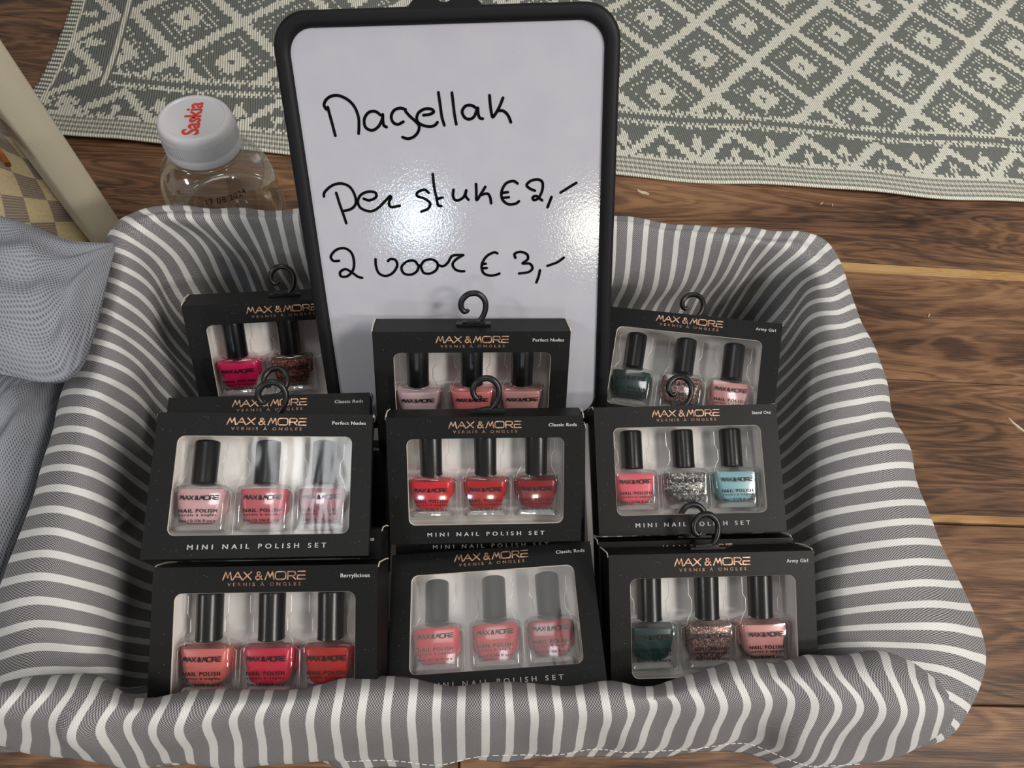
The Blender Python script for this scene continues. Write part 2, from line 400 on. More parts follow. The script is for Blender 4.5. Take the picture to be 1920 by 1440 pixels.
    c4 = np.concatenate([col.reshape(-1, 3), np.ones((len(quads), 1))], 1).repeat(4, 0); ca.data.foreach_set('color', c4.astype(np.float32).ravel())
    me.polygons.foreach_set('use_smooth', np.ones(len(quads), dtype=bool)); me.materials.append(RUGM)
    o = link('rug', me, None, 'grey and cream woven rug with diamond pattern lying on the wood floor', 'rug')
    md = o.modifiers.new('thickness', 'SOLIDIFY'); md.thickness = .0022; md.offset = -1
build_rug()

# ------------------------------------------------------------------ cloth-lined basket
PITCH = .0103
def loft(cols, nst, ncs, name, parent, amp=.0012, label=None, seed=1, ufix=None, refrow=2):
    """cols: list of cross-sections, each a list of world points (same count). returns the cloth mesh"""
    A = np.array(cols, float)                                # stations x rows x 3
    rows = [catmull(A[:, j], nst) for j in range(A.shape[1])]; G = np.stack(rows, 1)
    G = np.stack([catmull(G[i], ncs) for i in range(len(G))], 0)    # stations fine x rows fine x 3
    n, m = G.shape[:2]
    ref = rows[refrow]; du = np.linalg.norm(np.diff(ref, axis=0), axis=1); u = np.concatenate([[0], np.cumsum(du)]) / PITCH
    v = np.concatenate([[0], np.cumsum(np.linalg.norm(np.diff(G[n // 2], axis=0), axis=1))])
    # wrinkles along the normal
    gu = np.gradient(G, axis=0); gv = np.gradient(G, axis=1); N = np.cross(gu, gv); N /= np.linalg.norm(N, axis=2, keepdims=True) + 1e-12
    r = np.random.default_rng(seed); Uc, Vc = np.meshgrid(u, v, indexing='ij'); D = np.zeros_like(Uc)
    for k in range(16):
        fu = r.uniform(.03, .28); fv = r.uniform(15, 85); ph = r.uniform(0, 6.28); D += np.sin(2 * np.pi * (fu * Uc) + fv * Vc * r.choice([-1, 1]) + ph + 1.5 * np.sin(.3 * Uc + k)) / 3.2
    D += .5 * np.abs(np.sin(.8 * Uc + 30 * Vc + 2 * np.sin(Uc * .17)))
    G = G + N * (D * amp)[..., None]
    i = np.arange(n - 1)[:, None] * m + np.arange(m - 1)[None, :]
    quads = np.stack([i, i + m, i + m + 1, i + 1], -1).reshape(-1, 4)
    me = bpy.data.meshes.new(name); me.vertices.add(n * m); me.vertices.foreach_set('co', G.reshape(-1, 3).ravel())
    me.loops.add(quads.size); me.loops.foreach_set('vertex_index', quads.ravel().astype(np.int32)); me.polygons.add(len(quads))
    me.polygons.foreach_set('loop_start', np.arange(0, quads.size, 4)); me.update(calc_edges=True)
    uv = np.stack([Uc.ravel(), Vc.ravel()], 1)[quads.ravel()]; ul = me.uv_layers.new(name='UVMap'); ul.data.foreach_set('uv', uv.astype(np.float32).ravel())
    me.polygons.foreach_set('use_smooth', np.ones(len(quads), dtype=bool)); me.materials.append(STRIPE)
    o = link(name, me, parent, label); md = o.modifiers.new('thickness', 'SOLIDIFY'); md.thickness = .0008; md.offset = 0
    return o, G
basket = link('lined_basket', None, None, 'basket lined with grey and white striped cotton, holding the sets and the sign', 'basket')
st = [  # S(x,y,z) outer, K crest, I inner lip  (z left out of K/I where standard)
 ((-30,1410,.13),(60,1370,.160),(200,1335,.155)), ((-14,1320,.13),(60,1290,.168),(185,1280,.165)), ((-6,1230,.135),(68,1205,.176),(176,1212,.172)),
 ((2,1143,.14),(80,1120,.183),(180,1140,.175)), ((45,995,.14),(112,980,.188),(194,1010,.176)), ((88,880,.14),(146,862,.19),(214,893,.177)), ((122,765,.145),(176,748,.191),(238,782,.177)),
 ((152,650,.15),(200,636,.191),(258,670,.176)), ((184,535,.155),(224,520,.192),(276,560,.172)), ((207,468,.165),(238,458,.193),(296,500,.170)), ((230,428,.172),(262,432,.193),(322,478,.170)),
 ((268,401,.182),(292,412,.195),(352,462,.172)), ((340,398,.185),(348,412,.195),(402,466,.170)), ((430,397,.185),(434,412,.195),(478,482,.168)), ((540,399,.185),(540,415,.195),(560,500,.166)),
 ((700,402,.185),(700,420,.195),(700,515,.165)), ((860,406,.185),(860,424,.195),(860,520,.165)), ((1010,409,.185),(1010,427,.195),(1010,522,.165)), ((1155,413,.185),(1155,431,.195),(1150,528,.165)),
 ((1270,421,.185),(1265,440,.195),(1250,528,.165)), ((1370,432,.185),(1358,452,.194),(1335,520,.165)), ((1450,438,.185),(1435,460,.192),(1395,512,.165)), ((1512,440,.183),(1490,468,.190),(1440,512,.168)),
 ((1550,462,.170),(1520,490,.187),(1478,522,.170)), ((1575,520,.155),(1548,530,.186),(1508,545,.174)), ((1603,600,.148),(1572,600,.186),(1524,612,.176)), ((1650,715,.142),(1604,708,.186),(1530,728,.176)),
 ((1688,825,.14),(1632,820,.186),(1536,845,.176)), ((1728,950,.14),(1662,945,.185),(1548,965,.175)), ((1772,1050,.138),(1692,1045,.183),(1562,1065,.173)), ((1808,1125,.136),(1716,1118,.180),(1569,1135,.171)),
 ((1832,1200,.134),(1738,1180,.177),(1573,1185,.169)), ((1842,1255,.132),(1748,1222,.172),(1576,1215,.165)), ((1832,1308,.130),(1745,1262,.168),(1575,1236,.160)), ((1806,1350,.128),(1715,1292,.165),(1565,1252,.155)), ((1765,1388,.126),(1660,1316,.160),(1548,1268,.150)), ((1700,1412,.124),(1600,1335,.155),(1520,1285,.145))]
cen = np.array([.01, .16])
cols = []
for i, (s_, k_, i_) in enumerate(st):
    s_, k_, i_ = at(*s_), at(*k_), at(*i_)
    back = 11 <= i <= 23; out = cen - i_[:2]; out = -out / np.linalg.norm(out)
    if back: out = np.array([0, 1.])
    o3 = np.array([out[0], out[1], 0])
    mid = i_ + o3 * (.004 if back else -.004) + np.array([0, 0, -.035]); low = i_ + o3 * (.004 if back else -.014) + np.array([0, 0, -.085]); bot = i_ - o3 * .02; bot[2] = .055
    sk0 = None
    hem = s_ + np.array([0, 0, -.03]) - o3 * .002; hem2 = s_ + np.array([0, 0, -.062]) - o3 * .010
    sk = .5 * (s_ + k_) + (np.array([0, 0, .0005]) if back else np.array([0, 0, .006]) + o3 * .003)
    cols.append([bot, low, mid, i_, k_, sk, s_, hem, hem2])
liner, LG = loft(cols, 16, 7, 'liner', basket, .0010, seed=3, refrow=4)
fr = [ # T, mid, S pixel triples along the stripes of the front roll
 ((-70,1292),(-125,1340),(-135,1395)), ((50,1276),(-5,1340),(2,1398)), ((110,1266),(48,1350),(52,1412)), ((152,1262),(98,1352),(108,1424)), ((180,1268),(122,1372),(152,1430)), ((212,1281),(164,1372),(205,1436)),
 ((240,1296),(206,1364),(252,1440)), ((276,1303),(246,1364),(280,1438)), ((322,1304),(290,1362),(316,1436)), ((445,1293),(416,1355),(432,1434)), ((560,1289),(541,1350),(550,1429)), ((640,1278),(626,1346),(632,1428)),
 ((720,1271),(710,1343),(714,1426)), ((795,1274),(790,1343),(795,1422)), ((880,1282),(878,1343),(878,1415)), ((978,1287),(986,1342),(984,1410)), ((1060,1285),(1068,1340),(1060,1408)), ((1135,1285),(1146,1340),(1134,1404)),
 ((1210,1284),(1222,1335),(1192,1402)), ((1270,1268),(1296,1335),(1268,1400)), ((1350,1249),(1378,1322),(1350,1390)), ((1405,1240),(1444,1315),(1425,1390)), ((1490,1230),(1548,1322),(1506,1420)), ((1560,1224),(1624,1328),(1565,1424)),
 ((1640,1221),(1686,1330),(1652,1420)), ((1706,1238),(1732,1325),(1708,1408)), ((1752,1268),(1772,1326),(1752,1386)), ((1778,1300),(1788,1332),(1776,1362))]
cols = []
for j, (t, m_, s_) in enumerate(fr):
    e = min(1, (len(fr) - 1 - j) / 4); 
    T = at(*t, .178 + .012 * e); s3 = at(*s_, .140); c1 = at(t[0] * .62 + m_[0] * .38, t[1] * .62 + m_[1] * .38, .192 + .012 * e); c2 = at(m_[0], m_[1], .190 + .009 * e)
    c3 = at(m_[0] * .42 + s_[0] * .58, m_[1] * .42 + s_[1] * .58, .174)
    inn = T + np.array([0, -.003, -.022]); inn2 = T + np.array([0, .004, -.075])
    hm = s3 + np.array([0, .004, -.022]); hm2 = s3 + np.array([0, .002, -.042])
    if 630 < s_[0] < 1710: hm = s3 + np.array([0, -.0015, -.018]); hm2 = s3 + np.array([0, -.003, -.032])
    cols.append([inn2, inn, T, c1, c2, c3, s3, hm, hm2])
front, FG = loft(cols, 18, 7, 'front_liner_fold', basket, .0011, seed=8, refrow=4)
sm = MB(); 
row = FG[:, 46]
for i in range(200, len(row) - 60, 3):
    if 640 < 1e9: sm.tube([row[i] + [0, -.0006, 0], row[i + 1] + [0, -.0006, 0], row[i + 2] + [0, -.0006, 0]], .00022, 5)
hs = link('hem_stitching', sm.me('hem_stitching', SEAM), basket); hs['kind'] = 'stuff'
# wicker body just outside the inner lining: waled rings of woven cane
def basket_body():
    zl = [.100, .085, .05, .004]; loops = []
    I_ = [(at(*q[2]), 0) for q in st]; T_ = [(at(*t, .18), 1) for t, m_, s_ in fr][3:-2]
    pts = I_ + T_[::-1]; m = MB(); n = len(pts)
    base = []
    for p, isf in pts:
        o = p[:2] - cen; o = o / np.linalg.norm(o)
        if isf: o = np.array([0, -1.]); offs = [.012, .004, -.004, -.010]
        elif p[1] > .235: offs = [.014, .009, .002, -.010]
        else: offs = [.006, -.006, -.012, -.016]
        base.append([(p[0] + o[0] * k, p[1] + o[1] * k) for k in offs])
    base = np.array(base); fine = []
    for k in range(4):
        C_ = np.vstack([base[:, k], base[:1, k]]); d = np.concatenate([[0], np.cumsum(np.linalg.norm(np.diff(C_, axis=0), axis=1))]); t = np.linspace(0, d[-1], 121)[:-1]
        fine.append(np.stack([np.interp(t, d, C_[:, 0]), np.interp(t, d, C_[:, 1])], 1))
    rows = 17
    for j in range(rows):
        z = .004 + j * .096 / rows
        Q = np.array([[np.interp(z, zl[::-1], [fine[k][a][c_] for k in (3, 2, 1, 0)]) for c_ in (0, 1)] for a in range(120)])
        out = []
        for a, p in enumerate(Q):
            w = .0014 * (1 if (a + j) % 2 else -1); d = (p - cen) / np.linalg.norm(p - cen); out.append((p[0] + d[0] * w, p[1] + d[1] * w, z))
        out.append(out[0]); m.tube(out, .0029, 5, caps=False)
    o = link('basket_body', m.me('basket_body', WICKER, True), basket)
    b = MB(); b.add([(p[0], p[1], .004) for p in fine[3]], [tuple(range(120))]); link('basket_base', b.me('basket_base', WICKER), basket)
    lb = MB(); lb.add([(cen[0] + (p[0] - cen[0]) * .98, cen[1] + (p[1] - cen[1]) * .98, .057) for p in fine[2]], [tuple(range(120))])
    me = lb.me('liner_floor', STRIPE); ul = me.uv_layers.new(name='UVMap')
    for li, lp in enumerate(me.loops): c = me.vertices[lp.vertex_index].co; ul.data[li].uv = (c.x / PITCH, c.y)
    link('liner_floor', me, basket)
basket_body()

# ------------------------------------------------------------------ text helpers
_tc = {}
def text_mesh(body, spacing=1.0, wx=1.0, bold=0.):
    """unit-height filled text mesh centred on its width, built once per string"""
    key = (body, spacing, wx, bold)
    if key in _tc: return _tc[key]
    cu = bpy.data.curves.new('t', 'FONT'); cu.body = body; cu.size = 1; cu.space_character = spacing; cu.offset = bold; cu.resolution_u = 3; cu.align_x = 'LEFT'
    o = bpy.data.objects.new('t', cu); COL.objects.link(o); dg = bpy.context.evaluated_depsgraph_get(); dg.update()
    me = bpy.data.meshes.new_from_object(o.evaluated_get(dg)); bpy.data.objects.remove(o)
    n = len(me.vertices); co = np.zeros(n * 3); me.vertices.foreach_get('co', co); co = co.reshape(-1, 3)
    fs = [tuple(p.vertices) for p in me.polygons]; bpy.data.meshes.remove(me)
    w = co[:, 0].max() - co[:, 0].min(); co[:, 0] -= co[:, 0].min(); _tc[key] = (co, fs, w); return _tc[key]
def put_text(mb, body, x, y, width, caph, z=0., spacing=1.0, bold=0., curve=0., align='c', fat=0.):
    co, fs, w = text_mesh(body, spacing, 1., bold); s = width / w; sy = caph / .70
    v = co.copy(); v[:, 0] = v[:, 0] * s + (x - width / 2 if align == 'c' else (x - width if align == 'r' else x)); 
    v[:, 1] = v[:, 1] * sy + y - caph / 2; v[:, 2] = z
    if curve: v[:, 1] += curve * ((v[:, 0] - x) / (width / 2)) ** 2
    mb.add(v, fs)
    if fat:
        for dx, dy in ((fat, 0), (-fat, 0), (0, fat * .7)): q = v.copy(); q[:, 0] += dx; q[:, 1] += dy; q[:, 2] += 2e-6; mb.add(q, fs)
def arc(cx, cy, rx, ry, a0, a1, n=8): return [(cx + rx * math.cos(math.radians(a0 + (a1 - a0) * k / n)), cy + ry * math.sin(math.radians(a0 + (a1 - a0) * k / n))) for k in range(n + 1)]
def put_logo(mb, x, y, width, h, z=0., sw=.15, curve=0.):
    """the box maker's wide rounded capitals"""
    G = {'M': (1.25, [[(0, 0), (.38, 1), (.66, .28), (1.0, 1), (1.2, 0)]]), 'A': (1.3, [[(0, 0), (.66, 1), (1.25, 0)], [(.36, .36), (.98, .36)]]), 'X': (1.25, [[(0, 0), (1.15, 1)], [(.12, 1), (1.1, 0)]]),
         '&': (1.0, [[(.95, 0), (.28, .72)] + arc(.46, .80, .22, .2, 200, -20, 6) + [(.2, .42)] + arc(.36, .24, .3, .24, 150, 330, 8) + [(.86, .5)]]),
         'O': (1.5, [arc(.3, .3, .3, .3, 180, 270, 4) + arc(1.1, .3, .3, .3, 270, 360, 4) + arc(1.1, .7, .3, .3, 0, 90, 4) + arc(.3, .7, .3, .3, 90, 180, 4) + [(0, .3)]]),
         'R': (1.15, [[(0, 0), (0, 1), (.75, 1)] + arc(.78, .72, .26, .28, 90, -90, 6) + [(.1, .44)], [(.55, .44), (1.05, 0)]]), 'E': (1.1, [[(1.05, 1), (.05, 1)], [(1.0, .5), (0, .5)], [(1.05, 0), (0, 0), (0, .5)]])}
    seq = [('M', .12), ('A', .08), ('X', .42), ('&', .35), ('M', .15), ('O', .18), ('R', .16), ('E', 0)]
    tot = sum(G[c][0] + g for c, g in seq); s = width / (tot * 1.0); px = x - width / 2
    for c, g in seq:
        for poly in G[c][1]:
            pts = [(px + q[0] * s, y - h / 2 + q[1] * h) for q in poly]
            if curve: pts = [(a, b + curve * ((a - x) / (width / 2)) ** 2) for a, b in pts]
            mb.ribbon(pts, h * sw, z)
        px += (G[c][0] + g) * s

# ------------------------------------------------------------------ nail polish sets
RAT = .68
def window_path(w, h, n=6):
    x0, x1, y0, y1, r = -.40 * w, .405 * w, (.5 - .85) * h, (.5 - .165) * h, .035 * w
    P = []
    for cx, cy, a in ((x1 - r, y1 - r, 0), (x0 + r, y1 - r, 90), (x0 + r, y0 + r, 180), (x1 - r, y0 + r, 270)):
        P += arc(cx, cy, r, r, a, a + 90, n)
    return P
def carton_mesh(w, D):
    h = RAT * w; m = MB(); P = window_path(w, h)
    Q = []
    for x, y in P:   # matching points on the outer rectangle, cast from the centre
        k = min((w / 2) / max(abs(x), 1e-6), (h / 2) / max(abs(y), 1e-6)); Q.append((x * k, y * k))
    # snap the corners
    for cx, cy in ((w/2, h/2), (-w/2, h/2), (-w/2, -h/2), (w/2, -h/2)):
        j = min(range(len(Q)), key=lambda j: (Q[j][0] - cx) ** 2 + (Q[j][1] - cy) ** 2); Q[j] = (cx, cy)
    n = len(P); th = .0005
    m.add([(x, y, 0) for x, y in P] + [(x, y, 0) for x, y in Q], [(i, n + i, n + (i + 1) % n, (i + 1) % n) for i in range(n)])
    m.add([(x, y, -th) for x, y in P] + [(x, y, -th) for x, y in Q], [((i + 1) % n, n + (i + 1) % n, n + i, i) for i in range(n)])
    t = .0005
    m.box(-w/2, w/2, h/2 - t, h/2, -D, -th * .5); m.box(-w/2, w/2, -h/2, -h/2 + t, -D, -th * .5)
    m.box(-w/2, -w/2 + t, -h/2, h/2, -D, -th * .5); m.box(w/2 - t, w/2, -h/2, h/2, -D, -th * .5); m.box(-w/2, w/2, -h/2, h/2, -D - t, -D)
    return m.me('carton', CARD)
def edge_mesh(w, D):
    h = RAT * w; m = MB(); P = window_path(w, h); n = len(P)
    P2 = [(x * (1 - .006), y * (1 - .009)) for x, y in P]
    m.add([(x, y, -.0001) for x, y in P] + [(x, y, -.0007) for x, y in P2], [(i, (i + 1) % n, n + (i + 1) % n, n + i) for i in range(n)])
    return m.me('window_edge', CUTEDGE)
def flap_mesh(w, D, s):
    h = RAT * w; m = MB()
    if True:
        x = s * (w / 2 + .0002); m.tube([(x, h/2 - .001, -.0006), (x, h/2 + .0006, -.003), (x + s * .0004, h/2 + .0009, -D * .6), (x, h/2 + .0003, -D)], .00032, 6)
    return m.me('flap_edge', CUTEDGE)
def film_mesh(w, D):
    h = RAT * w; nx, ny = 24, 16; x0, x1, y0, y1 = -.43 * w, .435 * w, -.38 * h, .36 * h; v = []; f = []
    for j in range(ny + 1):
        for i in range(nx + 1):
            a, b = i / nx, j / ny; v.append((x0 + (x1 - x0) * a, y0 + (y1 - y0) * b, -.0007 - .0005 * math.sin(math.pi * a) * math.sin(math.pi * b) + .00008 * math.sin(9 * a + 5 * b)))
    for j in range(ny):
        for i in range(nx): k = j * (nx + 1) + i; f.append((k, k + 1, k + nx + 2, k + nx + 1))
    return mesh('window_film', v, f, FILM, smooth=True)
def tray_mesh(w, D):
    h = RAT * w; m = MB(); a, b = .445 * w, .45 * h; z0 = -D * .93; z1 = -.0018; t = .0004; k = .94
    m.add([(-a*k, -b*k, z0), (a*k, -b*k, z0), (a*k, b*k, z0), (-a*k, b*k, z0), (-a, -b, z1), (a, -b, z1), (a, b, z1), (-a, b, z1)],
          [(0, 1, 2, 3), (0, 4, 5, 1), (1, 5, 6, 2), (2, 6, 7, 3), (3, 7, 4, 0)])
    return m.me('backing_tray', WHITECARD)
BU = (-.285, .0, .268)       # bottle centres, fraction of the width
def blister_mesh(w, D, u):
    h = RAT * w; m = MB(); z = -D * .42; O = []
    if True:
        x = u * w; yb = (.5 - .845) * h; ys = (.5 - .52) * h; yt = (.5 - .20) * h; bw = .133 * w; cw = .079 * w; nk = .094 * w
        for s in (-1, 1):
            P = [(x + s * bw, yb, z), (x + s * bw, ys - .002, z), (x + s * (bw - .003), ys, z), (x + s * (nk + .001), ys + .0012, z), (x + s * nk, ys + .0035, z), (x + s * cw, ys + .006, z), (x + s * cw, ys + .0115, z), (x + s * nk, ys + .014, z), (x + s * nk, yt, z)]
            O += P if s > 0 else P[::-1]
        m.tube(O[9:] + O[:9] if False else O, .00022, 5)
    return m.me('clear_blister', BLISTER)
_hk = None
def hook_mesh():
    global _hk
    if _hk: return _hk
    m = MB(); k = .001
    P = [(1.6, .2), (3.4, 2.0), (5.4, 5.2), (6.3, 9.4), (5.6, 13.0), (3.2, 15.6), (.3, 16.4), (-3.2, 15.4), (-5.8, 12.4), (-6.1, 9.2), (-4.9, 7.0), (-3.3, 6.6), (-2.5, 7.9)]
    C = catmull([(a * k, b * k, 0) for a, b in P], 5); n = len(C)
    m.tube([tuple(c) for c in C], [.00125 + .00035 * math.sin(math.pi * i / n) - .0003 * (i > n - 8) for i in range(n)], 8)
    m.box(-.0085, .0090, -.0004, .0007, -.0022, .0022); m.box(-.0055, .0060, .0004, .0016, -.0010, .0010)
    m.tube([(-.003, .0006, 0), (.0005, .0012, 0), (.0022, .0012, 0), (.006, .0006, 0)], .0013, 6)
    _hk = m.me('hanger_hook', HOOKM); sharp_edges(_hk, 50); return _hk
# bottle meshes at unit scale (w = 100 mm carton); base centre at origin, y up, z to the front
def rrect(w, d, r, n=4):
    P = []
    for cx, cy, a in ((w/2 - r, d/2 - r, 0), (-w/2 + r, d/2 - r, 90), (-w/2 + r, -d/2 + r, 180), (w/2 - r, -d/2 + r, 270)): P += arc(cx, cy, r, r, a, a + 90, n)
    return P
def stack(levels, mat, name, sharp=40, bulge=0):
    m = MB(); v = []; f = []
    for (y, w, d, r) in levels:
        P = rrect(w, d, min(r, w / 2 - 1e-5, d / 2 - 1e-5)); n = len(P); v += [(x, y, z) for x, z in P]
    L = len(levels)
    for i in range(L - 1):
        for k in range(n): f.append((i * n + k, (i + 1) * n + k, (i + 1) * n + (k + 1) % n, i * n + (k + 1) % n))
    f.append(tuple(range(n))); f.append(tuple(range((L - 1) * n, L * n))[::-1]); m.add(v, f)
    me = m.me(name, mat); sharp_edges(me, sharp); return me
def bottle_meshes(dz):
    g = 1.
    glass = stack([(.0008, .0228, .0100*dz, .003), (.0, .0236, .0106*dz, .003), (.0010, .0246, .0115*dz, .003), (.0195, .0252, .0118*dz, .003), (.0206, .0246, .0114*dz, .003), (.0216, .021, .0102*dz, .003), (.0222, .0130, .0096*dz, .0045), (.0234, .0112, .0096*dz, .0047)], GLASS, 'glass_body')
    base = stack([(.0004, .0222, .0096*dz, .002), (.0024, .0200, .0086*dz, .003), (.0034, .0130, .0060*dz, .003)], GLASSBASE, 'glass_base')
    pol = [(.0038, .0090, .0060*dz, .002), (.0042, .0130, .0076*dz, .003), (.0052, .0162, .0090*dz, .003), (.0080, .0184, .0100*dz, .003), (.0140, .0206, .0106*dz, .003), (.0186, .0222, .0108*dz, .003), (.0195, .0214, .0100*dz, .003)]
    polm = stack(pol, None, 'polish')
    back = stack([(.0080, .0190, .0012*dz, .0005), (.0092, .0216, .0018*dz, .0006), (.0110, .0228, .0018*dz, .0006), (.0188, .0234, .0018*dz, .0006), (.0196, .0222, .0016*dz, .0006)], None, 'polish_rear')  # added slab imitating polish colour refracted into the glass sides
    for vv in back.vertices: vv.co.z -= .0040 * dz
    cap = MB(); n = 32; prof = [(.0001, .0432), (.0051, .0432), (.0057, .0428), (.0059, .0420), (.0058, .0240), (.0060, .0226), (.0054, .0222), (.0001, .0222)]
    for i, (r, y) in enumerate(prof): pass
    v = []; f = []
    for r, y in prof:
        for k in range(n):
            a = 2 * math.pi * k / n; v.append((r * math.cos(a), y, min(1., dz) * r * math.sin(a)))
    for i in range(len(prof) - 1):
        for k in range(n): f.append((i * n + k, i * n + (k + 1) % n, (i + 1) * n + (k + 1) % n, (i + 1) * n + k))
    cap.add(v, f); capm = cap.me('cap', CAPM); sharp_edges(capm, 40)
    lt = MB(); z = .0059 * dz + .00015
    put_logo(lt, 0, .0152, .0172, .00185, z, .24, curve=.0002)
    put_text(lt, 'NAIL POLISH', 0, .0092, .0168, .00165, z, 1.25, fat=.00008); put_text(lt, 'vernis à ongles', 0, .0073, .0166, .00105, z, 1.35, fat=.00007)
    put_text(lt, '3ml / 0.106 fl oz e', 0, .0046, .0162, .00125, z, 1.0, fat=.00005)
    return glass, base, polm, capm, lt.me('lettering', BLACKINK), back
BM = {}
POL = {}
def pol_mat(spec):
    if spec not in POL: POL[spec] = polish('polish_' + spec, *SHADES[spec])
    return POL[spec]
SHADES = {'hot_pink': ((226, 38, 98),), 'bronze_glitter': ((120, 72, 62), ((235, 190, 170), 2600)), 'pale_pink': ((226, 178, 182),), 'rose': ((204, 96, 104),), 'mauve': ((150, 84, 96),), 'coral_pink': ((236, 118, 112),),
 'raspberry': ((216, 32, 66),), 'brick_red': ((190, 28, 18),), 'milky_pink': ((240, 204, 212),), 'salmon': ((238, 134, 136),), 'beige_rose': ((214, 156, 152),), 'scarlet': ((236, 22, 44),), 'red': ((192, 20, 18),), 'dark_red': ((146, 10, 24),),
 'muted_red': ((196, 40, 40),), 'wine_red': ((150, 26, 38),), 'dark_green': ((14, 56, 54),), 'mauve_glitter': ((132, 100, 98), ((245, 215, 190), 2400)), 'nude_pink': ((240, 168, 164),), 'bright_coral': ((246, 110, 122),), 'silver_glitter': ((120, 120, 116), ((250, 250, 245), 1300)), 'pale_blue': ((146, 196, 206),)}
def set_bottles(key, M, w, D, shades, where):
    dz = D / w / .2; sc = w / .1; h = RAT * w
    kk = round(dz, 3)
    if kk not in BM: BM[kk] = bottle_meshes(kk)
    glass, base, polm, capm, let, back = BM[kk]
    for j, sh in enumerate(shades):
        if sh is None: continue
        root = link('nail_polish_bottle', None, None, f"{sh[1]} nail polish bottle, {('left', 'middle', 'right')[j]} one in {where}", 'nail polish', 'small nail polish bottles in the sets')
        root.matrix_world = M @ Matrix.Translation((BU[j] * w, (.5 - .855) * h + .0028 * sc, -D * .50)) @ Matrix.Scale(sc, 4)
        link('glass_body', glass, root); link('glass_base', base, root)
        pk = 'polish_%s_%s' % (sh[0], kk)
        if pk not in BM:
            pm = polm.copy(); pm.materials.clear(); pm.materials.append(pol_mat(sh[0])); BM[pk] = pm
            pb = back.copy(); pb.materials.clear(); pb.materials.append(pol_mat(sh[0])); BM[pk + 'b'] = pb
        link('polish', BM[pk], root); link('polish_rear', BM[pk + 'b'], root); link('cap', capm, root); link('lettering', let, root)
def polish_set(key, data, tag, label, hook=True, shades=None, where='', hooktilt=0, group='black cartons of nail polish'):
    Rm, c, w, ra, D = data
    M = Matrix([list(Rm[i]) + [c[i]] for i in range(3)] + [[0, 0, 0, 1]])
    h = RAT * w
    root = link('nail_polish_set', None, None, label, 'nail polish set', group); root.matrix_world = M
    link('carton', carton_mesh(w, D), root); link('backing_tray', tray_mesh(w, D), root)
    link('window_edge', edge_mesh(w, D), root); link('flap_edge', flap_mesh(w, D, -1), root); link('flap_edge', flap_mesh(w, D, 1), root)
    link('window_film', film_mesh(w, D), root)
    if shades:
        for u_ in BU: link('clear_blister', blister_mesh(w, D, u_), root)
    lg = MB(); put_logo(lg, 0.0, (.5 - .060) * h, .368 * w, .0325 * w, .0002, .17); link('foil_logo', lg.me('foil_logo', FOIL), root, 'rose gold foil lettering')
    tx = MB(); put_text(tx, tag, .467 * w, (.5 - .066) * h, {'Perfect Nudes': .160, 'Classic Reds': .143, 'Berrylicious': .128, 'Stand Out': .104, 'Army Girl': .105}[tag] * w, .0165 * w, .0002, 1.08, .0, align='r', fat=.00007)
    link('shade_lettering', tx.me('shade_lettering', WHITEINK), root); tx = MB()
    put_text(tx, 'MINI NAIL POLISH SET', 0, (.5 - .925) * h, .61 * w, .0215 * w, .0002, 1.75, .0, fat=.00007)
    link('title_lettering', tx.me('title_lettering', WHITEINK), root)
    sbt = MB(); put_text(sbt, 'VERNIS À ONGLES', 0.0, (.5 - .113) * h, .325 * w, .0145 * w, .0002, 1.7, fat=.00004); link('foil_subtitle', sbt.me('foil_subtitle', FOIL), root)
    if hook:
        hk = link('hanger_hook', hook_mesh(), root); hk.location = (.006 * w, h / 2 + .0006, -D * .5); hk.rotation_euler = (hooktilt, 0, 0)
    if shades: set_bottles(key, M, w, D, shades, where)
